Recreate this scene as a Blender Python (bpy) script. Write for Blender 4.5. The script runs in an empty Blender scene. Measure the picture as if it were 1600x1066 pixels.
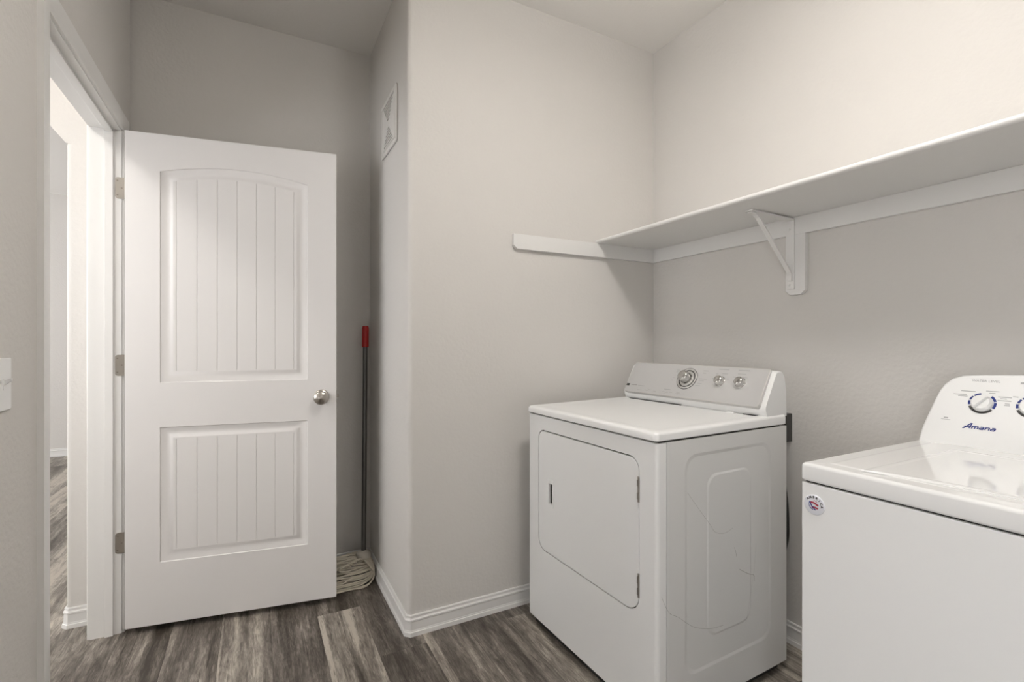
import bpy, bmesh, math, random
from mathutils import Matrix, Vector
random.seed(7)
R = math.radians
SC = bpy.context.scene
COL = SC.collection

# ------------------------------------------------------------------ camera, world, exposure, lights
cd = bpy.data.cameras.new('camera')
cam = bpy.data.objects.new('camera', cd); COL.objects.link(cam)
cam.location = (0, 0, 1.2)
cam.rotation_euler = (R(90), 0, R(62.066 - 90))
cd.sensor_width = 36; cd.lens = 756.24 / 1600 * 36
cd.shift_y = 1.44 / 1600
cd.clip_start = 0.02
SC.camera = cam
w = bpy.data.worlds.new('world'); SC.world = w; w.use_nodes = True
w.node_tree.nodes['Background'].inputs[0].default_value = (0.97, 0.975, 1.0, 1)
w.node_tree.nodes['Background'].inputs[1].default_value = 5.6
SC.view_settings.view_transform = 'Standard'
SC.view_settings.look = 'None'
SC.view_settings.gamma = 1
SC.view_settings.exposure = 0.16
SC.view_settings.use_curve_mapping = False
LAMP = (0.83, 0.60)        # the laundry room's ceiling lamp
LAMP_POWER = 56.0
HALL_LAMP = (-1.17, 1.45)  # the hall's ceiling lamp
HALL_POWER = 43.0

# room numbers (metres)
LX, RX, BX = -0.487, 1.890, 0.550      # left wall, right wall, side of the chase
BY, AY, FY = 2.682, 1.941, -1.60       # back wall, face of the chase, wall behind the camera
CZ = 2.749
HX = -0.589                            # hall side of the left wall

# ------------------------------------------------------------------ materials
def nt(name):
    m = bpy.data.materials.new(name); m.use_nodes = True
    return m, m.node_tree, m.node_tree.nodes['Principled BSDF']
def simple(name, col, rough=.5, metal=0, coat=0, bump=None, spec=.5):
    m, t, b = nt(name)
    b.inputs['Base Color'].default_value = (*col, 1)
    b.inputs['Roughness'].default_value = rough
    b.inputs['Metallic'].default_value = metal
    b.inputs['Coat Weight'].default_value = coat
    b.inputs['Coat Roughness'].default_value = .08
    b.inputs['Specular IOR Level'].default_value = spec
    if bump:
        sc, st, dist = bump
        tc = t.nodes.new('ShaderNodeTexCoord'); n = t.nodes.new('ShaderNodeTexNoise')
        n.inputs['Scale'].default_value = sc; n.inputs['Detail'].default_value = 3
        bp = t.nodes.new('ShaderNodeBump'); bp.inputs['Strength'].default_value = st; bp.inputs['Distance'].default_value = dist
        t.links.new(tc.outputs['Object'], n.inputs['Vector']); t.links.new(n.outputs['Fac'], bp.inputs['Height'])
        t.links.new(bp.outputs['Normal'], b.inputs['Normal'])
    return m
M = {}
M['wall'] = simple('wall_paint', (.70, .677, .645), .75, bump=(75, .38, .004), spec=.3)
M['ceil'] = simple('ceiling_paint', (.86, .84, .81), .85, bump=(70, .3, .004), spec=.2)
M['trim'] = simple('trim_paint', (.82, .81, .79), .32)
M['door'] = simple('door_paint', (.75, .73, .715), .38, bump=(160, .05, .002))
M['shelf'] = simple('shelf_paint', (.80, .79, .77), .35)
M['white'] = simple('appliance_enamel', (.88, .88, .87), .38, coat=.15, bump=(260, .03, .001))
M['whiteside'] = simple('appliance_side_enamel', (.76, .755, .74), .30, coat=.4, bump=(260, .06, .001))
M['plastic'] = simple('white_plastic', (.87, .87, .86), .3)
M['gap'] = simple('dark_gap', (.02, .018, .016), .8)
M['enamel'] = simple('glossy_enamel', (.87, .87, .86), .09, coat=.6)
M['silver'] = simple('silver_fascia', (.60, .595, .59), .33, metal=.3)
M['silveredge'] = simple('silver_edge', (.60, .59, .57), .28, metal=.35)
M['chrome'] = simple('chrome', (.60, .59, .57), .16, metal=1)
M['nickel'] = simple('satin_nickel', (.52, .49, .45), .28, metal=1)
M['hinge'] = simple('hinge_nickel', (.42, .39, .35), .38, metal=.9)
M['black'] = simple('black_plastic', (.015, .015, .014), .45)
M['char'] = simple('charcoal_plastic', (.05, .048, .045), .5)
M['red'] = simple('red_grip', (.42, .012, .012), .4)
M['pole'] = simple('mop_pole_metal', (.13, .125, .12), .3, metal=.7)
M['yarn'] = simple('mop_yarn', (.66, .60, .50), .9, bump=(420, .6, .002))
M['cap'] = simple('mop_cap', (.60, .56, .49), .6)
M['blue'] = simple('blue_print', (.012, .03, .20), .4)
M['ink'] = simple('grey_print', (.33, .33, .33), .5)
M['inklt'] = simple('light_grey_print', (.45, .45, .45), .5)
M['redink'] = simple('red_print', (.40, .02, .05), .35)
M['scratch'] = simple('scratch', (.28, .26, .24), .6)
M['smudge'] = simple('smudge', (.36, .35, .34), .6)
M['badge'] = simple('badge_dome', (.80, .81, .86), .12, coat=1)
M['vent'] = simple('vent_paint', (.80, .78, .745), .45)
M['ventdark'] = simple('vent_gap', (.12, .11, .10), .8)
M['brown'] = simple('brown_plate', (.25, .22, .19), .6)

def glow(name, col, s):
    m, t, b = nt(name)
    b.inputs['Base Color'].default_value = (.9, .9, .9, 1)
    b.inputs['Emission Color'].default_value = (*col, 1); b.inputs['Emission Strength'].default_value = s
    return m
M['lamp'] = glow('lamp_glass', (1, .966, .925), LAMP_POWER)
M['lamp2'] = glow('hall_lamp_glass', (1, .97, .93), HALL_POWER)

def floor_mat():
    m, t, b = nt('floor_planks')
    N, L = t.nodes, t.links
    uv = N.new('ShaderNodeUVMap'); uv.uv_map = 'UVMap'
    at = N.new('ShaderNodeAttribute'); at.attribute_name = 'tone'
    sx = N.new('ShaderNodeSeparateXYZ'); L.new(uv.outputs[0], sx.inputs[0])
    def mapped(ax, ay):
        mp = N.new('ShaderNodeMapping'); mp.inputs['Scale'].default_value = (ax, ay, 1); L.new(uv.outputs[0], mp.inputs[0]); return mp
    def noise(ax, ay, det, dist=0, rough=.55):
        n = N.new('ShaderNodeTexNoise'); n.inputs['Scale'].default_value = 1; n.inputs['Detail'].default_value = det
        n.inputs['Distortion'].default_value = dist; n.inputs['Roughness'].default_value = rough
        L.new(mapped(ax, ay).outputs[0], n.inputs['Vector']); return n.outputs['Fac']
    def math_(op, a, b_):
        n = N.new('ShaderNodeMath'); n.operation = op
        for i, v in ((0, a), (1, b_)):
            if isinstance(v, (int, float)): n.inputs[i].default_value = v
            else: L.new(v, n.inputs[i])
        return n.outputs[0]
    band = noise(16, 1.6, 3, .9)
    mid = noise(55, 8, 5, 1.8, .65)
    blot = noise(20, 9, 5, 1.2, .65)
    grain = noise(380, 26, 4, .4, .75)
    v = math_('MULTIPLY', math_('SUBTRACT', band, .5), 1.35)
    v = math_('ADD', v, math_('MULTIPLY', math_('SUBTRACT', mid, .5), .95))
    v = math_('ADD', v, math_('MULTIPLY', math_('SUBTRACT', blot, .5), .55))
    v = math_('ADD', v, math_('MULTIPLY', math_('SUBTRACT', grain, .5), .85))
    v = math_('ADD', v, at.outputs['Fac'])
    def clampn(x):
        n = N.new('ShaderNodeClamp'); L.new(x, n.inputs[0]); return n.outputs[0]
    crack = noise(150, 5, 3, 1.0, .6); pale = noise(120, 4, 3, .8, .6)
    v = math_('SUBTRACT', v, math_('MULTIPLY', clampn(math_('MULTIPLY', math_('SUBTRACT', crack, .60), 14)), .26))
    v = math_('ADD', v, math_('MULTIPLY', clampn(math_('MULTIPLY', math_('SUBTRACT', pale, .60), 12)), .16))
    zone = noise(9, 1.1, 2, .6)
    v = math_('ADD', v, math_('MULTIPLY', math_('SUBTRACT', clampn(math_('ADD', math_('MULTIPLY', math_('SUBTRACT', zone, .5), 14), .5)), .5), .17))
    fr = math_('FRACT', sx.outputs[0], 0)
    e1 = math_('LESS_THAN', fr, .0012); e2 = math_('GREATER_THAN', fr, .1808)
    edge = math_('MULTIPLY', math_('ADD', e1, e2), .22)
    v = math_('SUBTRACT', v, edge)
    r = N.new('ShaderNodeValToRGB'); L.new(v, r.inputs[0])
    cr = r.color_ramp
    cr.elements[0].position = .02; cr.elements[0].color = (.042, .033, .025, 1)
    cr.elements[1].position = 1.0; cr.elements[1].color = (.50, .45, .385, 1)
    for p, c in ((.28, (.098, .082, .068)), (.5, (.172, .150, .128)), (.74, (.30, .267, .228))):
        e = cr.elements.new(p); e.color = (*c, 1)
    L.new(r.outputs[0], b.inputs['Base Color'])
    b.inputs['Roughness'].default_value = .42
    bp = N.new('ShaderNodeBump'); bp.inputs['Strength'].default_value = .18; bp.inputs['Distance'].default_value = .002
    L.new(grain, bp.inputs['Height']); L.new(bp.outputs[0], b.inputs['Normal'])
    return m
M['floor'] = floor_mat()

# ------------------------------------------------------------------ helpers
MW = {}
def finish(me, smooth):
    if smooth:
        me.polygons.foreach_set('use_smooth', [True] * len(me.polygons))
        me.set_sharp_from_angle(angle=R(smooth))
def mk(name, bm, mats, parent=None, smooth=35, world=False, label=None):
    """bm -> one mesh object.  With a parent the coordinates are the parent's own unless world=True."""
    bmesh.ops.remove_doubles(bm, verts=bm.verts, dist=1e-6)
    me = bpy.data.meshes.new(name)
    if parent is not None and world:
        bmesh.ops.transform(bm, matrix=MW[parent.name].inverted(), verts=bm.verts)
    mw = Matrix.Identity(4)
    if parent is None:
        xs = [v.co for v in bm.verts]
        c = Vector(((min(v.x for v in xs) + max(v.x for v in xs)) / 2, (min(v.y for v in xs) + max(v.y for v in xs)) / 2, min(v.z for v in xs)))
        bmesh.ops.translate(bm, verts=bm.verts, vec=-c); mw = Matrix.Translation(c)
    bmesh.ops.recalc_face_normals(bm, faces=bm.faces)
    bm.to_mesh(me); bm.free()
    for m in (mats if isinstance(mats, (list, tuple)) else [mats]): me.materials.append(m)
    finish(me, smooth)
    o = bpy.data.objects.new(name, me); COL.objects.link(o)
    if smooth:
        wn = o.modifiers.new('weighted_normals', 'WEIGHTED_NORMAL'); wn.keep_sharp = True
    if parent is not None:
        o.parent = parent; MW[o.name] = MW[parent.name].copy()
    else:
        o.location = mw.translation; MW[o.name] = mw
    if label: o['label'] = label
    return o
def tag(o, label, cat, group=None):
    o['label'] = label; o['category'] = cat
    if group: o['group'] = group
    return o
def thing(name, label, cat, loc=(0, 0, 0), rz=0):
    o = bpy.data.objects.new(name, None); COL.objects.link(o)
    o.empty_display_size = .1
    o.location = loc; o.rotation_euler = (0, 0, rz)
    MW[o.name] = Matrix.Translation(loc) @ Matrix.Rotation(rz, 4, 'Z')
    return tag(o, label, cat)
def struct(o): o['kind'] = 'structure'; return o
NB = bmesh.new
def box(bm, x0, x1, y0, y1, z0, z1, bev=0, seg=2, mi=0):
    t = NB()
    bmesh.ops.create_cube(t, size=1)
    bmesh.ops.transform(t, matrix=Matrix.Translation(((x0+x1)/2, (y0+y1)/2, (z0+z1)/2)) @ Matrix.Diagonal((abs(x1-x0), abs(y1-y0), abs(z1-z0), 1)), verts=t.verts)
    if bev: bmesh.ops.bevel(t, geom=t.edges[:], offset=bev, segments=seg, profile=.5, affect='EDGES')
    add(bm, t, mi=mi); return bm
def add(bm, t, mat=None, mi=None):
    if mat is not None: bmesh.ops.transform(t, matrix=mat, verts=t.verts)
    vm = {v: bm.verts.new(v.co) for v in t.verts}
    for f in t.faces:
        try: nf = bm.faces.new([vm[v] for v in f.verts])
        except ValueError: continue
        nf.material_index = f.material_index if mi is None else mi
    t.free(); return bm
def loft(bm, rings, cap0=True, cap1=True, mi=0, closed=True):
    vs = [[bm.verts.new(p) for p in r] for r in rings]
    for a, b in zip(vs, vs[1:]):
        n = len(a)
        for i in range(n if closed else n - 1):
            f = bm.faces.new([a[i], a[(i+1) % n], b[(i+1) % n], b[i]]); f.material_index = mi
    if cap0: bm.faces.new(list(reversed(vs[0]))).material_index = mi
    if cap1: bm.faces.new(vs[-1]).material_index = mi
    return bm
def rr(a0, a1, b0, b1, r, n=6):
    """rounded rectangle in 2D, counter-clockwise; r may be one number or four (bl, br, tr, tl)"""
    rs = r if isinstance(r, (list, tuple)) else [r] * 4
    pts = []
    for (cx, cy, r_, s) in ((a0+rs[0], b0+rs[0], rs[0], 180), (a1-rs[1], b0+rs[1], rs[1], 270), (a1-rs[2], b1-rs[2], rs[2], 0), (a0+rs[3], b1-rs[3], rs[3], 90)):
        for k in range(n + 1):
            t = R(s + 90 * k / n); pts.append((cx + r_ * math.cos(t), cy + r_ * math.sin(t)))
    return pts
def prism(bm, pts, f, mi=0):
    """pts 2D, f(p, k) -> 3D for k = 0, 1"""
    return loft(bm, [[f(p, 0) for p in pts], [f(p, 1) for p in pts]], mi=mi)
def lathe(bm, prof, mat=None, n=28, mi=0):
    t = NB(); rings = []
    for r, z in prof: rings.append([(max(r, 1e-5) * math.cos(2*math.pi*k/n), max(r, 1e-5) * math.sin(2*math.pi*k/n), z) for k in range(n)])
    loft(t, rings, mi=mi); return add(bm, t, mat, mi)
def tube(bm, pts, r, n=8, mi=0, caps=True):
    pts = [Vector(p) for p in pts]; rings = []
    up = Vector((0, 0, 1)); prev = None
    for i, p in enumerate(pts):
        d = (pts[min(i+1, len(pts)-1)] - pts[max(i-1, 0)]).normalized()
        a = prev if prev is not None else (up if abs(d.dot(up)) < .9 else Vector((1, 0, 0)))
        x = (a - d * a.dot(d)).normalized(); y = d.cross(x); prev = x
        rad = r[i] if isinstance(r, (list, tuple)) else r
        rings.append([tuple(p + x * (rad * math.cos(2*math.pi*k/n)) + y * (rad * math.sin(2*math.pi*k/n))) for k in range(n)])
    return loft(bm, rings, caps, caps, mi)
def booly(a, b, op='DIFFERENCE'):
    def tmp(bm):
        bmesh.ops.recalc_face_normals(bm, faces=bm.faces)
        me = bpy.data.meshes.new('t'); bm.to_mesh(me); bm.free()
        o = bpy.data.objects.new('t', me); COL.objects.link(o); return o
    bmesh.ops.remove_doubles(a, verts=a.verts, dist=1e-6); bmesh.ops.remove_doubles(b, verts=b.verts, dist=1e-6)
    oa, ob = tmp(a), tmp(b)
    md = oa.modifiers.new('b', 'BOOLEAN'); md.operation = op; md.object = ob; md.solver = 'EXACT'
    dg = bpy.context.evaluated_depsgraph_get(); ev = oa.evaluated_get(dg); me = bpy.data.meshes.new_from_object(ev)
    r = NB(); r.from_mesh(me); bpy.data.meshes.remove(me)
    for o in (oa, ob):
        me = o.data; bpy.data.objects.remove(o); bpy.data.meshes.remove(me)
    return r
def sweep(path, prof, B, side=1, bm=None, mi=0):
    """mitred sweep; prof = (a, b) with a along the in-plane perpendicular of the path and b along B"""
    bm = bm or NB(); B = Vector(B); P = [Vector(p) for p in path]; rings = []
    for i, p in enumerate(P):
        ds = []
        if i > 0: ds.append((P[i] - P[i-1]).normalized())
        if i < len(P) - 1: ds.append((P[i+1] - P[i]).normalized())
        ns = [d.cross(B) * side for d in ds]
        if len(ns) == 2:
            m = (ns[0] + ns[1]).normalized(); A = m / m.dot(ns[0])
        else: A = ns[0]
        rings.append([tuple(p + A * a + B * b) for a, b in prof])
    return loft(bm, rings, mi=mi)
def frame(origin, x, n):
    x = Vector(x).normalized(); n = Vector(n).normalized(); y = n.cross(x).normalized()
    return Matrix(((x.x, y.x, n.x, origin[0]), (x.y, y.y, n.y, origin[1]), (x.z, y.z, n.z, origin[2]), (0, 0, 0, 1)))
def text_bm(s, size, extrude=.0004, shear=0, offset=0, align='CENTER'):
    cu = bpy.data.curves.new('t', 'FONT'); cu.body = s; cu.size = size; cu.extrude = extrude; cu.shear = shear; cu.offset = offset
    cu.align_x = align; cu.align_y = 'CENTER'; cu.resolution_u = 2
    o = bpy.data.objects.new('t', cu); COL.objects.link(o)
    dg = bpy.context.evaluated_depsgraph_get(); me = bpy.data.meshes.new_from_object(o.evaluated_get(dg))
    b = NB(); b.from_mesh(me); bpy.data.meshes.remove(me); bpy.data.objects.remove(o); bpy.data.curves.remove(cu)
    return b

# ------------------------------------------------------------------ room shell
def planks():
    bm = NB(); uvl = bm.loops.layers.uv.new('UVMap'); tl = bm.faces.layers.float.new('tone')
    rnd = random.Random(11)
    joints = {2: [2.265, 1.05], 3: [1.866, .65], 6: [1.864, .64], 1: [3.1, 1.36, .14], 0: [3.35, 1.45, .2], 4: [2.4, 1.18, 0], 5: [3.0, 1.3, .1], 7: [2.7, 1.1]}
    tones = {(0, 1): .60, (1, 1): .47, (2, 0): .38, (2, 1): .69, (3, 0): .46, (3, 1): .33, (4, 1): .48, (5, 1): .42, (6, 0): .36, (6, 1): .72, (-1, 0): .46, (-2, 0): .44}
    bands = {(4, 1): [(0, .035, .24), (.035, .182, .0)], (2, 1): [(0, .02, .22), (.02, .085, .0), (.085, .115, -.22), (.115, .182, .06)],
             (0, 1): [(0, .008, .25), (.008, .10, .0), (.10, .15, .16), (.15, .182, .02)], (6, 1): [(0, .012, -.1), (.012, .08, .08), (.08, .182, -.06)]}
    for k in range(-22, 12):
        x0 = -.125 + .182 * k
        if k in joints:
            j = sorted(joints[k])
            while j[0] > FY - .1: j.insert(0, j[0] - 1.22)
            while j[-1] < 6.9: j.append(j[-1] + 1.22)
        else:
            s = FY - 1.3 + rnd.random() * 1.2; j = [s + 1.22 * i for i in range(9)]
        vis = [q for q in j]
        for a, b_ in zip(vis, vis[1:]):
            ya, yb = max(a, FY - .15), min(b_, 6.95)
            if yb <= ya: continue
            key = None
            if k in joints:
                top = max(joints[k]); key = (k, 0 if a >= top - .01 else (1 if abs(b_ - top) < .02 or (a < top) and a > top - 1.3 else 2))
            t = tones.get(key, .34 + .32 * rnd.random())
            if k < -3 and k % 3 == 1 or k == -7: t = .78
            bd = bands.get(key)
            if not bd:
                c1 = rnd.uniform(.03, .08); c2 = rnd.uniform(.10, .15)
                bd = [(0, c1, rnd.uniform(-.1, .1)), (c1, c2, rnd.uniform(-.06, .14)), (c2, .182, rnd.uniform(-.12, .06))]
            off = rnd.random() * 40; ku = rnd.randint(1, 60)
            for c0, c1, dt in bd:
                w0 = 0 if c0 == 0 else rnd.uniform(-.006, .006); 
                xs = [x0 + c0, x0 + c1]
                vs = [bm.verts.new(p) for p in ((xs[0], ya, 0), (xs[1], ya, 0), (xs[1], yb, 0), (xs[0], yb, 0))]
                f = bm.faces.new(vs); f[tl] = t + dt
                for l, (uu, vv) in zip(f.loops, ((c0, ya), (c1, ya), (c1, yb), (c0, yb))): l[uvl].uv = (ku + uu, vv + off)
    me = bpy.data.meshes.new('floor'); bm.to_mesh(me); bm.free(); me.materials.append(M['floor'])
    o = bpy.data.objects.new('floor', me); COL.objects.link(o); return struct(o)
planks()
struct(mk('ceiling', box(box(NB(), -4.3, RX + .12, .1, 6.95, CZ, CZ + .1), HX, RX + .12, FY - .12, .1, CZ, CZ + .1), M['ceil'], smooth=0))

WY0, WY1, WZ0, WZ1 = .70, 2.50, .85, 2.15   # window in the hall, across from the doorway
GY0, GY1 = -1.0, -.25                  # unseen window opening added behind the camera for fill light
JY0, JY1, HZ = 1.700, 2.515, 2.068     # doorway: clear opening in the left wall
bm = NB()                                # left wall with its doorway
for y0, y1, z0, z1 in ((FY - .12, GY0, 0, CZ), (GY0, GY1, 0, .1), (GY0, GY1, 2.15, CZ), (GY1, JY0 - .02, 0, CZ), (JY1 + .02, 2.668, 0, CZ), (JY0 - .02, JY1 + .02, HZ + .02, CZ)):
    box(bm, HX, LX, y0, y1, z0, z1)
struct(mk('wall_left', bm, M['wall'], smooth=0))
struct(mk('wall_back', box(NB(), HX, BX + .05, BY, BY + .1, 0, CZ), M['wall'], smooth=0))
# the chase: side face and front face joined by a rounded corner
rc = .022
pts = [(BX, BY)] + [(BX + rc - rc * math.cos(R(a)), AY + rc - rc * math.sin(R(a))) for a in range(0, 91, 9)] + [(RX, AY), (RX, BY)]
struct(mk('wall_chase', prism(NB(), pts, lambda p, k: (p[0], p[1], CZ * k)), M['wall'], smooth=40))
struct(mk('wall_right', box(NB(), RX, RX + .1, FY - .12, AY + .02, 0, CZ), M['wall'], smooth=0))
struct(mk('wall_front', box(NB(), LX, RX, FY - .1, FY, 0, CZ), M['wall'], smooth=0))

# hall beyond the doorway: wall end with a clipped-corner opening, far room
HY = 2.668; EX = -.702
bm = NB()
def rj(x0, x1): return rr(x0, x1, HY, HY + .115, .018, 5)
ZC = 2.035
prism(bm, [(EX, HY + .02), (EX + .006, HY + .006), (EX + .02, HY), (HX, HY), (HX, HY + .115), (EX + .02, HY + .115), (EX + .006, HY + .109), (EX, HY + .095)], lambda p, k: (p[0], p[1], ZC * k))
prism(bm, [(HX, ZC), (HX, CZ), (-1.61, CZ), (-1.61, ZC), (-1.48, ZC + .165), (EX - .13, ZC + .165), (EX, ZC)], lambda p, k: (p[0], HY + .115 * k, p[1]))
box(bm, -2.2, -1.61, HY, HY + .115, 0, CZ)
struct(mk('wall_hall', bm, M['wall'], smooth=35))
bm = NB()
for y0, y1, z0, z1 in ((.1, WY0, 0, CZ), (WY0, WY1, 0, WZ0), (WY0, WY1, WZ1, CZ), (WY1, HY, 0, CZ)): box(bm, -2.2, -2.1, y0, y1, z0, z1)
struct(mk('wall_hall_side', bm, M['wall'], smooth=0))
bm = NB()
for y0, y1, z0, z1 in ((WY0, WY0 + .04, WZ0, WZ1), (WY1 - .04, WY1, WZ0, WZ1), (WY0, WY1, WZ0, WZ0 + .04), (WY0, WY1, WZ1 - .04, WZ1), (WY0, WY1, (WZ0 + WZ1) / 2 - .02, (WZ0 + WZ1) / 2 + .02)): box(bm, -2.18, -2.13, y0, y1, z0, z1)
struct(mk('window_3', bm, M['trim'], smooth=0))
struct(mk('wall_hall_front', box(NB(), -2.1, HX, .1, .2, 0, CZ), M['wall'], smooth=0))
struct(mk('wall_far', box(NB(), -4.2, .5, 6.70, 6.8, 0, CZ), M['wall'], smooth=0))
struct(mk('wall_far_side', box(NB(), .2, .3, BY + .1, 6.70, 0, CZ), M['wall'], smooth=0))
bm = NB()                                # far room's side wall; unseen window added to brighten that room
for y0, y1, z0, z1 in ((HY, 3.1, 0, CZ), (6.4, 6.8, 0, CZ), (3.1, 6.4, 0, .8), (3.1, 6.4, 2.45, CZ)): box(bm, -4.3, -4.2, y0, y1, z0, z1)
struct(mk('wall_window', bm, M['wall'], smooth=0))
bm = NB()
for y0, y1, z0, z1 in ((3.1, 3.15, .8, 2.45), (6.35, 6.4, .8, 2.45), (3.1, 6.4, .8, .85), (3.1, 6.4, 2.4, 2.45), (4.73, 4.77, .8, 2.45)): box(bm, -4.27, -4.22, y0, y1, z0, z1)
struct(mk('window_1', bm, M['trim'], smooth=0))
struct(mk('wall_hall_rear', box(NB(), -4.2, -2.2, HY, HY + .1, 0, CZ), M['wall'], smooth=0))

bm = NB()  # frame of the added fill-light opening
for y0, y1, z0, z1 in ((GY0, GY0 + .05, .1, 2.15), (GY1 - .05, GY1, .1, 2.15), (GY0, GY1, .1, .15), (GY0, GY1, 2.1, 2.15), ((GY0 + GY1) / 2 - .02, (GY0 + GY1) / 2 + .02, .1, 2.15)): box(bm, HX + .02, HX + .06, y0, y1, z0, z1)
struct(mk('window_2', bm, M['trim'], smooth=0))

# ------------------------------------------------------------------ baseboards
BP = [(0, .084), (.0045, .084), (.0068, .0805), (.0062, .0725), (.0075, .0690), (.0112, .0665), (.0116, .0605), (.0088, .0570), (.0098, .0250), (.0112, .0215), (.0112, .0190), (.0140, .0165), (.0148, .0100), (.0148, 0), (0, 0)]
def base(name, path, side=1): return struct(mk(name, sweep([(x, y, 0) for x, y in path], BP, (0, 0, 1), side), M['trim'], smooth=12))
base('baseboard_back', [(LX, BY), (BX - .0005, BY)])
q = .012
base('baseboard_chase', [(BX, BY - .0005), (BX, AY + q), (BX + q, AY), (RX - .0005, AY)])
base('baseboard_right', [(RX, AY - .0005), (RX, FY)])
base('baseboard_left', [(LX, GY1 + .02), (LX, JY0 - .064)])
base('baseboard_hall', [(EX, HY + .115), (EX, HY + q), (EX + q, HY), (HX - .0150, HY)])
base('baseboard_far', [(-4.2, 6.70), (.2, 6.70)])

# ------------------------------------------------------------------ door frame
CP = [(0, 0), (0, .008), (.004, .0105), (.012, .0115), (.016, .0135), (.040, .0150), (.050, .0160), (.057, .0145), (.057, 0)]   # casing: across, thickness
rv = .005
def casing(name, x, nrm):
    path = [(x, JY0 - rv, 0), (x, JY0 - rv, HZ + rv), (x, JY1 + rv, HZ + rv), (x, JY1 + rv, 0)]
    return struct(mk(name, sweep(path, CP, nrm, 1 if nrm[0] < 0 else -1), M['trim'], smooth=30))
c1 = casing('trim_1', LX, (1, 0, 0))
c2 = casing('trim_2', HX, (-1, 0, 0))
bm = NB()                                # jamb boards and stops
box(bm, HX, LX, JY0 - .02, JY0, 0, HZ); box(bm, HX, LX, JY1, JY1 + .02, 0, HZ); box(bm, HX, LX, JY0 - .02, JY1 + .02, HZ, HZ + .02)
box(bm, -.541, -.513, JY0, JY0 + .011, 0, HZ, .002); box(bm, -.541, -.513, JY1 - .011, JY1, 0, HZ, .002); box(bm, -.541, -.513, JY0, JY1, HZ - .011, HZ, .002)
struct(mk('trim_3', bm, M['trim'], smooth=30))

# ------------------------------------------------------------------ the open door
DW, DZ0, DZ1, DT = .809, .030, 2.062, .035
door = bpy.data.objects.new('door_1', None); COL.objects.link(door)
door.location = (-.4695, 2.4737, 0); door.rotation_euler = (0, 0, R(-9.4975)); door['kind'] = 'structure'
MW[door.name] = Matrix.Translation(door.location) @ Matrix.Rotation(R(-9.4975), 4, 'Z')
cxd = DW / 2
def arch_pts(o, zb, zs, rise, n=16):
    h = .283 - o; rz = rise
    if rise <= 0:
        return [(cxd - h, zb + o), (cxd + h, zb + o)] + [(cxd + h - 2 * h * k / n, zs - o) for k in range(n + 1)]
    Rr = (.283 ** 2 + rz ** 2) / (2 * rz); cz = zs + rz - Rr; rad = Rr - o
    a = math.asin(h / rad)
    return [(cxd - h, zb + o), (cxd + h, zb + o)] + [(cxd + rad * math.sin(a - 2*a*k/n), cz + rad * math.cos(a - 2*a*k/n)) for k in range(n + 1)]
PAN = ((1.030, 1.907, .038), (.286, .846, 0))
slab = box(NB(), 0, DW, 0, DT, DZ0, DZ1, .0015, 1)
for zb, zs, ri in PAN:
    for y in (0, DT):
        c = prism(NB(), arch_pts(0, zb, zs, ri), lambda p, k: (p[0], y + (.010 if k else -.010), p[1]))
        slab = booly(slab, c)
mk('door_slab', slab, M['door'], door, smooth=25)
for zb, zs, ri in PAN:
    for face in (0, 1):
        prof = [(.0000, .0002), (.0028, .0040), (.0065, .0040), (.018, .0088), (.027, .0092), (.034, .0088), (.044, .0038), (.048, .0036)]
        rings = [[(p[0], (d if face == 0 else DT - d), p[1]) for p in arch_pts(o, zb, zs, ri)] for o, d in prof]
        back = [[(p[0], (.0105 if face == 0 else DT - .0105), p[1]) for p in arch_pts(.0001, zb, zs, ri)]]
        ins = loft(NB(), back + rings)
        if face == 0:
            g = NB()
            for k in range(7):
                x = cxd - .225 + .075 * k
                top = zs + ri - .052 if ri else zs - .052
                if ri: top = arch_pts(.05, zb, zs, ri)[2 + 8][1] - (x - cxd) ** 2 / 2.2
                loft(g, [[(x - .0025, .0026, z), (x + .0025, .0026, z), (x + .0006, .0056, z), (x - .0006, .0056, z)] for z in (zb + .049, top)])
            ins = booly(ins, g)
        mk('door_panel', ins, M['door'], door, smooth=25)
# knob on both faces, latch
kn = NB()
prof = [(0, 0), (.034, 0), (.034, .003), (.030, .008), (.016, .011), (.0125, .016), (.0125, .024), (.019, .030), (.027, .037), (.0305, .045), (.0300, .050), (.024, .0545), (.014, .057), (.006, .0605), (0, .0615)]
lathe(kn, prof, frame((.745, 0, .950), (1, 0, 0), (0, -1, 0)), 40)
mk('door_knob', kn, M['nickel'], door, smooth=50, label='satin nickel door knob')
kn = NB(); lathe(kn, prof, frame((.745, DT, .950), (1, 0, 0), (0, 1, 0)), 40)
mk('door_knob', kn, M['nickel'], door, smooth=50, label='satin nickel door knob')
lb = NB(); box(lb, DW - .001, DW + .0012, .005, .030, .922, .978); box(lb, DW, DW + .010, .011, .023, .944, .960, .002)
mk('latch', lb, M['hinge'], door, smooth=30)
for z0, z1 in ((1.790, 1.877), (1.061, 1.147), (.330, .415)):
    h = NB()                             # leaf on the jamb, leaf on the door edge, knuckle
    yj = JY1 - .0012
    prism(h, rr(-.5075, -.474, z0, z1, [.010, .001, .001, .010], 4), lambda p, k: (p[0], yj - .001 + .0024 * k, p[1]), 0)
    for zz, xx in ((z0 + .014, -.500), ((z0 + z1) / 2, -.486), (z1 - .014, -.500)):
        lathe(h, [(0, 0), (.0032, 0), (.0032, .001), (0, .0012)], frame((xx, yj - .0012, zz), (1, 0, 0), (0, -1, 0)), 10, mi=1)
    tube(h, [(-.4665, 2.5135, z0), (-.4665, 2.5135, z1)], .0058, 12)
    mk('hinge', h, [M['hinge'], M['brown']], door, smooth=40, world=True, label='nickel hinge')

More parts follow.
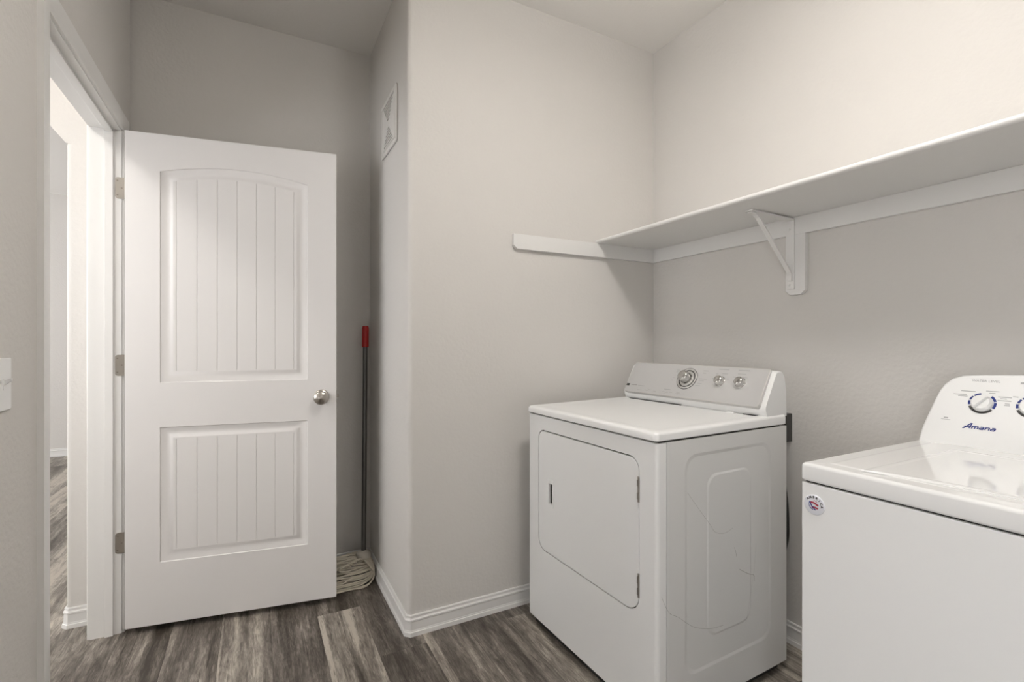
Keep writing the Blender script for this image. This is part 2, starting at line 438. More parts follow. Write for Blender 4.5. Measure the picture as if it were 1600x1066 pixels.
# ------------------------------------------------------------------ wall fittings
v = thing('air_vent', 'white air vent cover with two fans of slots high on the narrow side wall', 'vent', (BX, 2.238, 2.075))
Y0, Y1, Z0, Z1 = 2.098, 2.378, 2.080, 2.332
mk('vent_backing', box(NB(), BX - .0020, BX - .0002, Y0 + .02, Y1 - .02, Z0 + .02, Z1 - .02), M['ventdark'], v, world=True, smooth=0)
yc, zc = (Y0 + Y1) / 2, (Z0 + Z1) / 2
fr = NB()
prism(fr, rr(Y0, Y1, Z0, Z1, .006, 3), lambda p, k: (BX - .0020 - .0075 * k, p[0], p[1])); bmesh.ops.bevel(fr, geom=fr.edges[:], offset=.0015, segments=1, affect='EDGES')
sl = NB()
for k in range(7):                       # level slots in an upper and a lower fan
    for s_ in (1, -1):
        z = zc + s_ * (.020 + .0135 * k); hw = .018 + .0125 * k
        box(sl, BX - .02, BX, yc - hw, yc + hw, z - .0034, z + .0034)
fr = booly(fr, sl)
mk('vent_frame', fr, M['vent'], v, world=True, smooth=20)
rim = NB()
for y0, y1, z0, z1 in ((Y0 + .016, Y0 + .022, Z0 + .016, Z1 - .016), (Y1 - .022, Y1 - .016, Z0 + .016, Z1 - .016), (Y0 + .016, Y1 - .016, Z0 + .016, Z0 + .022), (Y0 + .016, Y1 - .016, Z1 - .022, Z1 - .016)):
    box(rim, BX - .0115, BX - .009, y0, y1, z0, z1, .001)
mk('vent_rim', rim, M['vent'], v, world=True, smooth=30)

s = thing('light_switch', 'white light switch plate on the wall left of the doorway', 'switch', (LX, 1.42, 1.05))
mk('switch_plate', box(NB(), LX - .0005, LX + .0065, 1.362, 1.478, 1.050, 1.165, .003, 3), M['plastic'], s, world=True)
for y in (1.397, 1.443):
    tg = NB(); box(tg, LX + .006, LX + .0075, y - .006, y + .006, 1.095, 1.119)
    loft(tg, [[(LX + .007, y - .0045, 1.106), (LX + .007, y + .0045, 1.106), (LX + .007, y + .0045, 1.116), (LX + .007, y - .0045, 1.116)],
              [(LX + .018, y - .0035, 1.115), (LX + .018, y + .0035, 1.115), (LX + .018, y + .0035, 1.121), (LX + .018, y - .0035, 1.121)]])
    mk('toggle', tg, M['plastic'], s, world=True, smooth=30)

o = thing('power_outlet', 'black power outlet box on the wall just behind the dryer', 'outlet', (RX, 1.22, .803))
mk('outlet_box', box(NB(), RX - .040, RX + .0002, 1.180, 1.262, .803, .915, .003), M['char'], o, world=True)
mk('outlet_face', box(NB(), RX - .0445, RX - .0398, 1.186, 1.256, .812, .906, .002), M['black'], o, world=True)
cp = [(RX - .060, 1.222, .85), (1.815, 1.205, .79), (1.815, 1.178, .68), (1.820, 1.167, .58), (1.820, 1.163, .50), (1.820, 1.167, .42), (1.80, 1.19, .32), (1.76, 1.26, .22), (1.725, 1.36, .20)]
def smoothpath(c, n=8):
    c = [Vector(p) for p in c]; out = []
    for i in range(len(c) - 1):
        p0, p1, p2, p3 = c[max(i-1, 0)], c[i], c[i+1], c[min(i+2, len(c)-1)]
        for k in range(n):
            t = k / n; out.append(.5 * ((2*p1) + (p2-p0)*t + (2*p0-5*p1+4*p2-p3)*t*t + (3*p1-p0-3*p2+p3)*t**3))
    return out + [c[-1]]


# ------------------------------------------------------------------ shelf
sh = thing('wall_shelf', 'long white shelf on a cleat along the right wall above the appliances', 'shelf', (RX, .7, 1.62))
SX, SB, STp = 1.499, 1.690, 1.709
sp = [(SX + .0095 - .0095 * math.cos(R(a)), SB + .0095 + .0095 * math.sin(R(a))) for a in (-90, -60, -30, 0, 30, 60, 90)]
mk('shelf_board', prism(NB(), sp + [(RX, STp), (RX, SB)], lambda p, k: (p[0], AY - .0005 - 2.75 * k, p[1])), M['shelf'], sh, world=True, smooth=40)
mk('cleat', box(NB(), RX - .019, RX, AY - 2.75, AY - .0195, 1.6214, SB, .0015), M['shelf'], sh, world=True)
cl = [(1.029, SB), (1.029, 1.638), (1.046, 1.6214), (RX - .0005, 1.6214), (RX - .0005, SB)]
cb = prism(NB(), cl, lambda p, k: (p[0], AY - .019 * k, p[1])); bmesh.ops.bevel(cb, geom=cb.edges[:], offset=.0012, segments=1, affect='EDGES')
mk('cleat', cb, M['shelf'], sh, world=True, label='short end cleat with a clipped corner')
def mount(y0, y1):
    br = thing('shelf_bracket', '', 'bracket', (RX, (y0 + y1) / 2, 1.386))
    pts = [(y0, 1.6214), (y0, 1.402), (y0 + .017, 1.385), (y1 - .017, 1.385), (y1, 1.402), (y1, 1.6214)]
    b = prism(NB(), pts, lambda p, k: (RX - .0195 * k, p[0], p[1])); bmesh.ops.bevel(b, geom=b.edges[:], offset=.0012, segments=1, affect='EDGES')
    mk('mounting_board', b, M['shelf'], br, world=True, label='painted backing board with clipped lower corners')
    a0, a1 = y0 + .040, y1 - .006
    fx = RX - .0195
    mk('bracket_leg', box(NB(), fx - .0045, fx, a0, a1, 1.407, 1.6835, .0012), M['shelf'], br, world=True)
    arm = NB(); loft(arm, [[(x, a0, z), (x, a1, z), (x, a1, z - .005), (x, a0, z - .005)] for x, z in ((fx - .001, 1.6830), (1.615, 1.6895))])
    mk('bracket_arm', arm, M['shelf'], br, world=True, smooth=0)
    c0, c1 = (a0 + a1) / 2 - .0085, (a0 + a1) / 2 + .0085
    pth = [(1.620, 1.6840), (1.650, 1.6815), (1.672, 1.669), (fx - .012, 1.478), (fx - .0045, 1.466), (fx - .0045, 1.440)]
    bc = NB(); rings = []
    for i, (x, z) in enumerate(pth):
        dx = pth[min(i+1, 5)][0] - pth[max(i-1, 0)][0]; dz = pth[min(i+1, 5)][1] - pth[max(i-1, 0)][1]; l = math.hypot(dx, dz); nx, nz = dz / l, -dx / l
        rings.append([(x, c0, z), (x, c1, z), (x + nx * .006, c1, z + nz * .006), (x + nx * .006, c0, z + nz * .006)])
    loft(bc, rings); mk('bracket_brace', bc, M['shelf'], br, world=True, smooth=0)
    for z in (1.425, 1.645):
        sc_ = NB(); lathe(sc_, [(0, 0), (.0042, 0), (.0036, .0018), (0, .0024)], frame((fx - .0045, (a0 + a1) / 2 + .004, z), (0, 1, 0), (-1, 0, 0)), 12)
        mk('screw', sc_, M['shelf'], br, world=True)
    return br
b1 = mount(1.118, 1.196); b1['label'] = 'white diagonal shelf bracket on a clipped board under the shelf'

# ------------------------------------------------------------------ mop
mp = thing('mop', 'string mop with a dark pole and red grip standing in the corner behind the door', 'mop', (.49, 2.52, 0))
T, B0 = Vector((.512, 2.612, 1.283)), Vector((.490, 2.548, .125))
dv = (T - B0)
tube_pts = lambda a, b: [tuple(B0 + dv * a), tuple(B0 + dv * b)]
mk('pole', tube(NB(), tube_pts(.0, .93), .0122, 16), M['pole'], mp, world=True, smooth=60)
gp = NB(); tube(gp, [tuple(B0 + dv * t) for t in (.905, .91, .99, 1.0)], [.0155, .0178, .0178, .0150], 16)
mk('grip', gp, M['red'], mp, world=True, smooth=50, label='red plastic grip')
cpz = NB(); mtx = frame(tuple(B0 - dv * .022), (1, 0, 0), tuple(dv))
lathe(cpz, [(0, -.004), (.030, -.004), (.037, .002), (.0375, .016), (.033, .026), (.020, .032), (.0130, .034), (0, .034)], mtx, 24)
mk('mop_cap', cpz, M['cap'], mp, world=True, smooth=50, label='cream collar joining the pole to the yarn')
rn = random.Random(5); st = NB(); base_c = B0 - dv * .024
def strand(t, core, r_):
    # t = 0 at the top/back of the heap, 1 at the front/bottom; core pulls the strand inside
    a = R(100 - 190 * t) if not core else rn.uniform(0, 6.28)
    rad = .026 if not core else .016 * rn.random()
    p0 = base_c + Vector((rad * math.cos(a), -rad * abs(math.sin(a)), .004))
    fy = 2.585 - .150 * t; zf = .010 + .098 * math.cos(R(90 * min(t, 1))) ** .8 if t < 1 else .007
    if core: fy += .018; zf *= .72
    jit = lambda s_: rn.uniform(-s_, s_)
    bulge = .026 + .022 * math.sin(math.pi * min(t, 1) * .8)
    pts = [p0, p0 + Vector((bulge * .55 + jit(.003), (fy - p0.y) * .35, -.024)),
           Vector((.492 + bulge + jit(.006), (p0.y + fy) / 2 + jit(.004), max(.02, (zf + .085) / 2 - .012))),
           Vector((.470 + bulge * .35 + jit(.010), fy + .004 + jit(.004), zf + jit(.003))),
           Vector((.415 + jit(.02), fy - .004 + jit(.009), zf + jit(.006))),
           Vector((.350 + jit(.02), fy + jit(.014), zf * rn.uniform(.8, 1.05))),
           Vector((rn.uniform(.22, .30), fy + .02 + jit(.02), zf * rn.uniform(.4, .9)))]
    out = []
    for p in pts: out.append(Vector((min(p.x, BX - .022), min(max(p.y, 2.424), BY - .028), max(p.z, .0055))))
    tube(st, smoothpath(out, 6), r_, 7)
for k in range(27): strand(k / 24 + rn.uniform(-.012, .012), False, rn.uniform(.0037, .0046))
for k in range(22): strand(rn.random(), True, .0042)
for k in range(3):                       # loops sticking out on top of the heap
    c = Vector((.448 - .03 * k, 2.500 - .012 * k, .104 - .006 * k))
    tube(st, smoothpath([c + Vector((.03, .02, -.008)), c + Vector((.012, -.004, .010)), c + Vector((-.022, -.006, .006)), c + Vector((-.026, .0, -.010)), c + Vector((.0, -.008, -.014))], 5), .0040, 7)
ys = mk('mop_yarn', st, M['yarn'], mp, world=True, smooth=60, label='cream cotton yarn heaped on the floor'); ys['kind'] = 'stuff'

# ------------------------------------------------------------------ dryer   (u = depth from the front, v = width from the left, local x = u, local y = -v)
dr = thing('clothes_dryer', 'white front-loading dryer with silver control panel, scratched on its side', 'dryer', (1.0427, 1.8132, 0), R(1.5772))
DD, DWI, DS, DB = .6554, .737, .899, .036
def rz_box(bm, u0, u1, v0, v1, z0, z1, r, bev=.003, mi=0):
    def ring(o, z): return [(p[0], -p[1], z) for p in rr(u0 + o, u1 - o, v0 + o, v1 - o, [max(q - o, .0005) for q in (r if isinstance(r, list) else [r] * 4)], 5)]
    return loft(bm, [ring(bev, z0), ring(bev * .3, z0 + bev * .3), ring(0, z0 + bev), ring(0, z1 - bev), ring(bev * .3, z1 - bev * .3), ring(bev, z1)], mi=mi)
def rect_prism(a0, a1, b0, b1, r, f, n=8): return prism(NB(), rr(a0, a1, b0, b1, r, n), f)
# front panel wraps round both front edges (corner list is bl, br, tr, tl in (u, v))
fp = NB(); rz_box(fp, 0, .0388, .0, DWI, DB, DS - .0045, [.013, .001, .001, .013], .004)
vv0, vv1, zz0, zz1 = .0775, .6635, .343, .838
rad4 = [.050, .060, .042, .040]
fp = booly(fp, rect_prism(vv0, vv1, zz0, zz1, rad4, lambda p, k: (-.01 + .022 * k, -p[0], p[1])))
mk('front_panel', fp, M['white'], dr, smooth=35)
# the sides and back: a shell with embossed outlines on its visible side
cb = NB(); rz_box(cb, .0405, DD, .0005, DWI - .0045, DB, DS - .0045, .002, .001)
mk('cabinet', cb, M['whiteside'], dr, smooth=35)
spn = NB()
def sring(u0, u1, z0, z1, r, d): return [(p[0], -(DWI - d), p[1]) for p in rr(u0, u1, z0, z1, r, 8)]
loft(spn, [sring(.0412, DD, DB, DS - .0045, .0015, .0050), sring(.0412, DD, DB, DS - .0045, .0015, .0010), sring(.0415, DD - .001, DB + .001, DS - .0055, .0015, 0),
           sring(.120, .560, .150, .846, .05, 0), sring(.130, .550, .160, .836, .05, .0018),
           sring(.223, .450, .243, .772, .045, .0018), sring(.230, .443, .250, .765, .045, .0)], cap0=True, cap1=True)
def ribbon(bm, pts, wd, f, mi):
    c = smoothpath([(p[0], p[1], 0) for p in pts], 6)
    for i in range(len(c) - 1):
        a, b_ = c[i], c[i+1]; d = (b_ - a).normalized(); n_ = Vector((-d.y, d.x, 0)) * wd / 2
        fc = bm.faces.new([bm.verts.new(f(q)) for q in (a - n_, b_ - n_, b_ + n_, a + n_)]); fc.material_index = mi
sf = lambda q: (q.x, -(DWI + .0004), q.y)
for pts_, wd in (([(.130, .729), (.18, .672), (.232, .614), (.262, .580), (.31, .568), (.350, .577)], .0007), ([(.018, .430), (.05, .375), (.09, .350), (.16, .300), (.24, .272), (.301, .265)], .0008),
                 ([(.385, .43), (.43, .405), (.462, .392), (.466, .37)], .0013), ([(.475, .50), (.47, .45), (.462, .395), (.445, .33), (.42, .24)], .0004), ([(.358, .51), (.365, .495), (.37, .475)], .0010)):
    ribbon(spn, pts_, wd, sf, 1)
mk('panel_gap', box(NB(), .012, .62, -(DWI - .0055), -.010, DB + .01, DS + .006), M['gap'], dr, smooth=0)
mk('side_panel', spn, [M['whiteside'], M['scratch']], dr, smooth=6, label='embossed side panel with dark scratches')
# top
tp = NB()
def tring(o, z, r=.016): return [(p[0], -p[1], z) for p in rr(-.006 + o, DD + .002 - o * .25, -.002 + o, DWI + .002 - o, max(r - o * .5, .004), 5)]
loft(tp, [tring(.004, DS), tring(0, DS + .003), tring(0, DS + .022), tring(.003, DS + .028), tring(.008, DS + .0315), tring(.016, DS + .033), tring(.034, DS + .033), tring(.050, DS + .0295), tring(.060, DS + .0292)])
for v_ in tp.verts:
    if v_.co.z > DS + .01: v_.co.z += (v_.co.x / DD - .5) * .008
mk('top_panel', tp, M['white'], dr, smooth=50)
ZT = DS + .0322
# console
def prof_loft(bm, prof, v0, v1, mi=0, ins=.0):
    return loft(bm, [[(u, -v, z) for u, z in prof] for v in (v0, v1)], mi=mi)
cs = NB()
pr = [(.548, ZT - .006), (.546, ZT + .004), (.538, .950), (.536, .960), (.540, .972), (.602, 1.088), (.610, 1.093), (.632, 1.094), (.645, 1.090), (.654, 1.078), (.664, 1.03), (.668, ZT - .006)]
sh_ = lambda pr, k: [((u - .60) * k + .60, (z - 1.0) * k + 1.0) for u, z in pr]
loft(cs, [[(u, -v_, z) for u, z in (sh_(pr, k_) if k_ < 1 else pr)] for v_, k_ in ((.006, .93), (.010, .98), (.018, 1), (.719, 1), (.727, .985), (.7315, .95))])
mk('console_housing', cs, M['plastic'], dr, smooth=40)
FO = Vector((.521, 0, .966)); FD = Vector((.080, 0, .137)).normalized(); FN = Vector((-.137, 0, .080)).normalized()
def fpt(v_, s_, o_=0): p = FO + FD * s_ + FN * o_; return (p.x, -v_, p.z)
FL = .158
tr = NB()                               # silver tray: rounded outline, side wall 22 mm deep
def fring(o, off, ext=0):
    return [fpt(p[0] + (0 if p[0] > .4 else 0) , p[1], off) for p in rr(.022 + o, .7140 - o, .000 + o, FL - o, max(.012 - o * .5, .003), 6)]
loft(tr, [fring(.001, -.024), fring(0, -.022), fring(0, -.004), fring(.0015, -.0012), fring(.004, 0)], mi=1)
tr.faces.ensure_lookup_table(); tr.faces[-1].material_index = 0
# printed marks, as thin flat bars (their words cannot be read in the photo)
def bar(v0, v1, s_, h, mi): 
    fc = tr.faces.new([tr.verts.new(fpt(a - .026, b * 1.05 + .004, .0004)) for a, b in ((v0, s_ - h/2), (v1, s_ - h/2), (v1, s_ + h/2), (v0, s_ + h/2))]); fc.material_index = mi
bar(.052, .072, .030, .011, 2); bar(.056, .067, .0305, .0022, 3)
bar(.083, .122, .031, .0035, 3); bar(.128, .168, .030, .0025, 4)
for v0, v1, s_, h in ((.318, .336, .118, .003), (.318, .328, .110, .003), (.312, .322, .083, .002), (.305, .318, .070, .002), (.29, .325, .026, .003), (.455, .480, .122, .003), (.458, .472, .112, .003), (.448, .485, .086, .0025), (.448, .475, .078, .002), (.445, .47, .066, .002), (.44, .465, .056, .002),
                      (.525, .572, .133, .0035), (.547, .572, .115, .003), (.574, .584, .094, .003), (.508, .518, .092, .003), (.612, .660, .133, .0035), (.615, .650, .118, .003), (.640, .660, .104, .0025), (.600, .608, .104, .003), (.52, .53, .112, .003)):
    bar(v0, v1, s_, h, 4)
smu = random.Random(3)
for k in range(26):
    v_ = smu.uniform(.12, .40); bar(v_, v_ + smu.uniform(.006, .02), smu.uniform(.006, .018), smu.uniform(.0008, .0024), 5)
mk('control_panel', tr, [M['silver'], M['silveredge'], M['black'], M['smudge'], M['inklt'], simple('faint_smudge', (.50, .49, .48), .6)], dr, smooth=35, label='silver control panel with worn print')
def ff(v_, s_): return frame(fpt(v_, s_), (0, -1, 0), tuple(FN))
dl = NB()
lathe(dl, [(0, -.001), (.0465, -.001), (.0485, .0012), (.047, .0028), (.044, .0034), (.041, .0022), (.0385, .0010), (.0375, .0004), (0, .0004)], ff(.362, .090), 48, mi=0)
lathe(dl, [(.0402, .0002), (.0402, .0024), (.0362, .0018), (.0362, .0002)], ff(.362, .090), 48, mi=1)
lathe(dl, [(.0502, .0), (.0502, .0016), (.0484, .0016), (.0484, .0)], ff(.362, .090), 48, mi=1)
lathe(dl, [(0, .0002), (.035, .0002), (.0345, .0020), (.026, .0032), (0, .0032)], ff(.362, .090), 48, mi=0)
mk('dial_ring', dl, [M['silveredge'], M['char']], dr, smooth=40)
dk = NB(); lathe(dk, [(0, .003), (.0265, .003), (.0265, .007), (.0245, .011), (.0235, .032), (.0220, .036), (.017, .039), (0, .040)], ff(.362, .090), 32)
box(dk, -.0022, .0022, -.019, .019, .037, .0395, .001) if False else None
gr = NB(); box(gr, -.003, .003, -.0185, .0185, .034, .0395, .0015); add(dk, gr, ff(.362, .090) @ Matrix.Rotation(R(35), 4, 'Z'))
mk('dial_knob', dk, M['chrome'], dr, smooth=40, label='chrome cycle dial')
for v_, s_ in ((.524, .090), (.613, .091)):
    k_ = NB(); lathe(k_, [(0, 0), (.0215, 0), (.0215, .0025), (.0195, .004), (.0180, .018), (.0155, .0215), (.010, .0235), (0, .024)], ff(v_, s_), 28)
    gr = NB(); box(gr, -.002, .002, -.0155, .0155, .018, .0245, .001); add(k_, gr, ff(v_, s_) @ Matrix.Rotation(R(-30), 4, 'Z'))
    mk('knob', k_, M['chrome'], dr, smooth=40)
mk('power_cord', tube(NB(), smoothpath(cp), .0125, 10), M['black'], dr, smooth=60, world=True, label='thick black cord looping behind the cabinet')
# dark seam between console and top, and the little catch
for a_, b_ in ((-.350, -.012), (-.705, -.640)): mk('console_seam', box(NB(), .5400, .5462, a_, b_, ZT - .002, ZT + .0022), M['gap'], dr, smooth=0)
ca = NB(); loft(ca, [[(.522, -v_, ZT - .001), (.528, -v_, ZT + .004), (.546, -v_, ZT + .005), (.546, -v_, ZT - .001)] for v_ in (.580, .612)])
mk('lint_hatch_lip', ca, M['white'], dr, smooth=0)
# door
dd_ = NB()
def dring(o, u): return [(u, -p[0], p[1]) for p in rr(vv0 + .003 + o, vv1 - .003 - o, zz0 + .003 + o, zz1 - .0048 - o, [q - .003 - o * .6 for q in rad4], 8)]
loft(dd_, [dring(0, .0100), dring(0, .0025), dring(.0008, .0008), dring(.003, -.0004)])
dd_ = booly(dd_, rect_prism(.1475, .1905, .535, .645, .004, lambda p, k: (-.01 + .0215 * k, -p[0], p[1]), 3))
do = mk('dryer_door', dd_, M['white'], dr, smooth=35)
gk = loft(NB(), [[(u_, -p[0], p[1]) for p in rr(vv0 + .0002, vv1 - .0002, zz0 + .0002, zz1 - .0002, [q - .0002 for q in rad4], 8)] for u_ in (.0118, .0085)])
mk('door_gasket', gk, M['gap'], dr, smooth=0)
dh = NB()
def hring(o, u, x=0): return [(u, -p[0], p[1]) for p in rr(.1480 + o, .1900 - o, .5355 + o, .6445 - o, .003, 3)]
def hring2(o, u): return [(u, -p[0], p[1]) for p in rr(.1565 + o, .1830 - o, .548 + o, .630 - o, .002, 3)]
loft(dh, [hring(0, .0105), hring(0, -.0012), hring(.0015, -.0030), hring2(-.002, -.0030), hring2(0, -.0015), hring2(.0005, .0095)])
for f_ in dh.faces:
    if all(v_.co.x > .0090 for v_ in f_.verts): f_.material_index = 1  # shade inside the slot, painted as a grey floor
mk('door_handle', dh, [M['plastic'], M['ink']], do, smooth=35)
for z0, z1 in ((.697, .778), (.398, .474)):
    h = NB(); box(h, -.0022, .004, -.6640, -.6560, z0, z1, .0008); tube(h, [(-.0022, -.6625, z0 + .002), (-.0022, -.6625, z1 - .002)], .0025, 8)
    for zc_ in (z0 + .02, z1 - .02): box(h, -.0052, -.0018, -.6605, -.6562, zc_ - .010, zc_ + .010, .0005)
    mk('hinge', h, M['hinge'], do, smooth=30, label='dark metal hinge')
for u_, v_ in ((.05, .05), (.05, .69), (.60, .05), (.60, .69)):
    f_ = NB(); lathe(f_, [(0, 0), (.020, 0), (.020, .010), (.008, .014), (.008, .037), (0, .037)], Matrix.Translation((u_, -v_, 0)), 16); mk('foot', f_, M['black'], dr)

mk('base_frame', box(NB(), .022, DD - .02, -(DWI - .022), -.022, .004, DB + .004), M['black'], dr, smooth=0, label='black base frame')  # dark block added as the shadow beneath the cabinet

# ------------------------------------------------------------------ washer
wa = thing('washing_machine', 'white top-loading washer with blue-ringed knobs at the right edge', 'washer', (1.1219, .6809, 0))
WW, WD_, WS, WT = .686, .66, .8795, .9211
wl = lambda X_, Y_, Z_: (X_ - 1.1219, Y_ - .6809, Z_)
cb = NB(); rz_box(cb, .0, WD_, .0005, WW, .03, WS - .003, .006, .003)
mk('cabinet', cb, M['white'], wa, smooth=35)
wt = NB()
def wring(o, z, r=.010): return [(p[0], -p[1], z) for p in rr(-.001 + o, WD_ + .002 - o * .3, -.001 + o, WW + .001 - o, max(r - o * .5, .003), 5)]
loft(wt, [wring(.005, WS), wring(.0015, WS + .002), wring(0, WS + .006), wring(0, WT - .008), wring(.002, WT - .003), wring(.006, WT - .0006), wring(.010, WT), wring(.040, WT), wring(.044, WT + .0012), wring(.052, WT + .0012)])
LX0, LX1, LYl = .040, .458, .1135     # lid: front, hinge line, left edge
slot = NB(); box(slot, .040, .458, -(LYl + .0005), -(LYl - .0035), WT - .01, WT + .01)
wt = booly(wt, slot)
mk('panel_gap', box(NB(), .008, .60, -(WW - .008), -.008, WS - .02, WS + .01), M['gap'], wa, smooth=0)
mk('top_panel', wt, M['enamel'], wa, smooth=45)
ld = NB(); rings = []
nn = 24
def lidring(o, z):
    pts = []
    v0, v1 = LYl + o, WW - LYl - o
    for k in range(nn + 1):
        t = k / nn; pts.append((.028 + .034 * math.sin(math.pi * t) ** .8 + o, -(v0 + (v1 - v0) * t), z))
    for k in range(nn + 1):
        t = 1 - k / nn; pts.append((LX1 - o, -(v0 + (v1 - v0) * t), z))
    return pts
loft(ld, [lidring(0, WT + .0008), lidring(.0005, WT + .0030), lidring(.003, WT + .0045), lidring(.012, WT + .0050), lidring(.016, WT + .0042), lidring(.020, WT + .0042)])
mk('lid', ld, M['enamel'], wa, smooth=45)
# console: rounded trapezoid face leaning back
half = [(.674, .9205), (.671, .957), (.663, .998), (.6545, 1.035), (.6475, 1.062), (.6385, 1.081), (.6235, 1.097), (.603, 1.1065), (.56, 1.1105), (.48, 1.115), (.40, 1.117)]
YC = .6809 - WW / 2
outl = half + [(2 * YC - y, z) for y, z in reversed(half)]
def cring(o, dxx, sc_=1.0, zflat=None):
    r_ = []
    for y, z in outl:
        y2 = YC + (y - YC) * (1 - o / .33); z2 = .9205 + (z - .9205) * (1 - o / .19)
        r_.append(wl(1.660 + (z2 - .9205) * .42 + dxx, y2, z2))
    return r_
co = NB()
back = [wl(1.785, YC + (y - YC), .9205 + (z - .9205) * .97) for y, z in outl]
back1 = [wl(1.70 + (z - .9205) * .42 * .55, YC + (y - YC), z) for y, z in outl]
loft(co, [back, back1, cring(.0, .010), cring(.0006, .004), cring(.003, .0008), cring(.007, 0)])
mk('console', co, M['plastic'], wa, smooth=50)
WN = Vector((-1, 0, .42)).normalized(); WU = Vector((.42, 0, 1)).normalized()
def wf(y, z, off=0):
    p = Vector(wl(1.660 + (z - .9205) * .42, y, z)) + WN * off
    return frame(tuple(p), (0, -1, 0), tuple(WN))
def arc_strip(bm, r0, r1, a0, a1, mtx, mi, o=.0006):
    n_ = max(3, int(abs(a1 - a0) / 8)); t = NB()
    ringsA = []
    for k in range(n_ + 1):
        a = R(a0 + (a1 - a0) * k / n_); c, s_ = math.cos(a), math.sin(a)
        ringsA.append([(r0 * c, r0 * s_, 0), (r1 * c, r1 * s_, 0), (r1 * c, r1 * s_, o), (r0 * c, r0 * s_, o)])
    loft(t, ringsA, mi=mi); add(bm, t, mtx)
def wknob(y, z, rot):
    mtx = wf(y, z)
    ring = NB()
    for a0, a1, mi in ((-28, 8, 0), (14, 50, 0), (100, 132, 0), (138, 162, 0), (168, 192, 0), (202, 322, 1)):
        arc_strip(ring, .0235, .0288, a0, a1, mtx, mi)
    mk('dial_ring', ring, [M['blue'], M['char']], wa, smooth=0, label='printed ring of blue and black segments')
    k_ = NB(); lathe(k_, [(0, .0006), (.0225, .0006), (.0222, .006), (.0195, .010), (.018, .013), (0, .0135)], mtx, 36)
    g_ = NB(); t_ = []
    for x_, h_ in ((-.0205, .016), (-.016, .021), (.016, .021), (.0205, .016)): t_.append([(x_, -.0042, .010), (x_, .0042, .010), (x_, .0022, h_), (x_, -.0022, h_)])
    loft(g_, t_); add(k_, g_, mtx @ Matrix.Rotation(R(rot), 4, 'Z'))
    mk('knob', k_, M['plastic'], wa, smooth=40)
wknob(.5520, 1.0365, 52); wknob(.4585, 1.0365, 90); wknob(.3640, 1.0365, 120)
mk('lettering', add(NB(), text_bm('WATER LEVEL', .0092, .0003), wf(.5520, 1.0945, .0004)), M['inklt'], wa, smooth=0, label='grey words WATER LEVEL')
def wbars(bm, items):
    for y, z, wd, h in items:
        t = NB(); box(t, -wd / 2, wd / 2, -h / 2, h / 2, 0, .0004); add(bm, t, wf(y, z, 0))
    return bm
for grp in ([(.584, 1.0655, .030, .0022), (.600, 1.0560, .028, .0022), (.594, 1.0520, .020, .0022)], [(.535, 1.0690, .026, .0022), (.535, 1.0640, .012, .0022)], [(.510, 1.0560, .026, .0022), (.512, 1.0520, .012, .0022), (.510, 1.0470, .026, .0022)],
            [(.4900, 1.0590, .010, .0022)], [(.5035, 1.0400, .009, .0022), (.5035, 1.0360, .011, .0022)], [(.621, .9905, .009, .0040), (.621, .9860, .020, .0012)], [(.468, 1.0940, .034, .0050)]):
    mk('caption', wbars(NB(), grp), M['inklt'], wa, smooth=0)
# the maker's script drawn with slanted strokes
def strokes(bm, lines, mtx, wd=.0011, o=.0008):
    for ln in lines:
        pts_ = [Vector((x, y, 0)) for x, y in ln]; ringsS = []
        for i, p in enumerate(pts_):
            d = (pts_[min(i+1, len(pts_)-1)] - pts_[max(i-1, 0)]).normalized(); n_ = Vector((-d.y, d.x, 0)) * wd / 2
            ringsS.append([tuple(p - n_), tuple(p + n_), tuple(p + n_ + Vector((0, 0, o))), tuple(p - n_ + Vector((0, 0, o)))])
        add(bm, loft(NB(), ringsS), mtx)
lg = NB(); SH = .30
def sl_(pts_): return [(x + y * SH, y) for x, y in pts_]
xh = .0068; L1 = []
L1.append(sl_([(-.0345, -.0010), (-.0315, .0), (-.0240, .0145), (-.0224, .0145), (-.0225, 0)]))          # A
L1.append(sl_([(-.0340, .0042), (-.0195, .0042)]))
def lm(x):  return [sl_([(x, 0), (x, xh)]), sl_([(x, xh - .0005), (x + .0045, xh), (x + .0050, xh - .001), (x + .0050, 0)]), sl_([(x + .005, xh - .0005), (x + .0095, xh), (x + .0100, xh - .001), (x + .0100, 0)])]
def la(x):  return [sl_([(x + .0010, xh), (x + .0062, xh), (x + .0070, xh - .001), (x + .0070, 0)]), sl_([(x + .0070, .0036), (x + .0012, .0036), (x + .0002, .0026), (x + .0002, .0010), (x + .0012, 0), (x + .0070, 0)])]
def ln_(x): return [sl_([(x, 0), (x, xh)]), sl_([(x, xh - .0005), (x + .0055, xh), (x + .0064, xh - .001), (x + .0064, 0)])]
L1 += lm(-.0180) + la(-.0050) + ln_(.0055) + la(.0150)
strokes(lg, L1, wf(.5480, .9700) @ Matrix.Translation((.004, 0, 0)) @ Matrix.Diagonal((1.12, 1.0, 1, 1)), .0021)
mk('lettering', lg, M['blue'], wa, smooth=0, label='blue slanted script reading Amana')
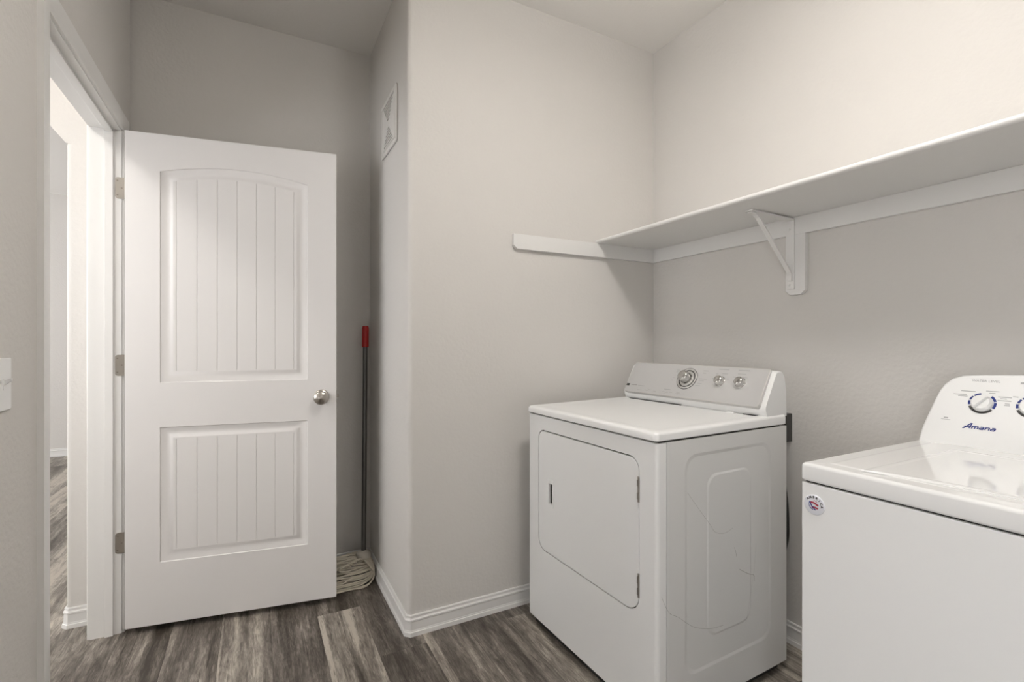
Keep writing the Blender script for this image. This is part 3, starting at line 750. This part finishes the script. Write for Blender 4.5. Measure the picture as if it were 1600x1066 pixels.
# round flag badge on the front
bd = NB(); bmx = frame(wl(1.1219, .6490, .8300), (0, -1, 0), (-1, 0, 0))
lathe(bd, [(0, 0), (.0228, 0), (.0228, .0012), (.0205, .0028), (.012, .0037), (0, .0040)], bmx, 40, mi=0)
def on_badge(x, y): 
    r_ = math.hypot(x, y); return .0043 - .004 * (r_ / .0228) ** 2.2
for i, ch in enumerate('AMERICA'):
    a = R(138 - i * 23); rr_ = .0175
    t = text_bm(ch, .0074, .0003, 0, .00025)
    add(bd, t, bmx @ Matrix.Translation((rr_ * math.cos(a), rr_ * math.sin(a), .0036)) @ Matrix.Rotation(a - math.pi / 2, 4, 'Z'), mi=3)
def bstroke(pts_, wd, mi):
    c = smoothpath([(x * 1.12, y * 1.12, 0) for x, y in pts_], 5); wd *= 1.2
    for i in range(len(c) - 1):
        a, b_ = c[i], c[i+1]; d = (b_ - a).normalized(); n_ = Vector((-d.y, d.x, 0)) * wd / 2
        fc = bd.faces.new([bd.verts.new(bmx @ Vector((q.x, q.y, on_badge(q.x, q.y) + .0003))) for q in (a - n_, b_ - n_, b_ + n_, a + n_)]); fc.material_index = mi
bstroke([(-.008, .0095), (0, .0105), (.007, .0070)], .0012, 2)
bstroke([(-.006, .0045), (.001, .0050), (.009, .0005)], .0034, 2)
bstroke([(-.004, -.0050), (.002, -.0040), (.009, -.0060)], .0034, 2)
bstroke([(-.009, .0085), (-.006, .002), (-.002, -.004), (.004, -.0095)], .0024, 1)
bstroke([(-.0105, .0035), (-.0100, -.0030), (-.006, -.0080), (-.001, -.0100)], .0032, 1)
bstroke([(-.0105, .0040), (-.006, .0050)], .0030, 1)
mk('round_badge', bd, [M['badge'], M['blue'], M['redink'], M['char']], wa, smooth=30, label='round domed sticker with AMERICA over a red and blue flag swirl')
for u_, v_ in ((.05, .05), (.05, .63), (.60, .05), (.60, .63)):
    f_ = NB(); lathe(f_, [(0, 0), (.020, 0), (.020, .010), (.008, .014), (.008, .031), (0, .031)], Matrix.Translation((u_, -v_, 0)), 16); mk('foot', f_, M['black'], wa)

# ------------------------------------------------------------------ the lamps the rooms have
def ceiling_lamp(x, y, mat, label, r=.15):
    l = thing('ceiling_lamp', label, 'lamp', (x, y, CZ - .09))
    c = NB(); lathe(c, [(0, CZ), (.07, CZ), (.07, CZ - .012), (.02, CZ - .02), (.015, CZ - .02), (.015, CZ - .125), (0, CZ - .125)], Matrix.Translation((x, y, 0)), 32)
    mk('lamp_base', c, M['nickel'], l, world=True)
    g = NB(); lathe(g, [(0, CZ - .1255), (r * .96, CZ - .1255)] + [(r * math.cos(R(a)), CZ - .130 - .065 * math.sin(R(a))) for a in range(0, 90, 10)] + [(0, CZ - .195)], Matrix.Translation((x, y, 0)), 40)
    mk('lamp_shade', g, mat, l, world=True, smooth=60)
ceiling_lamp(*LAMP, M['lamp'], 'round glass ceiling lamp in the middle of the laundry room')
ceiling_lamp(*HALL_LAMP, M['lamp2'], 'round glass ceiling lamp in the hall')
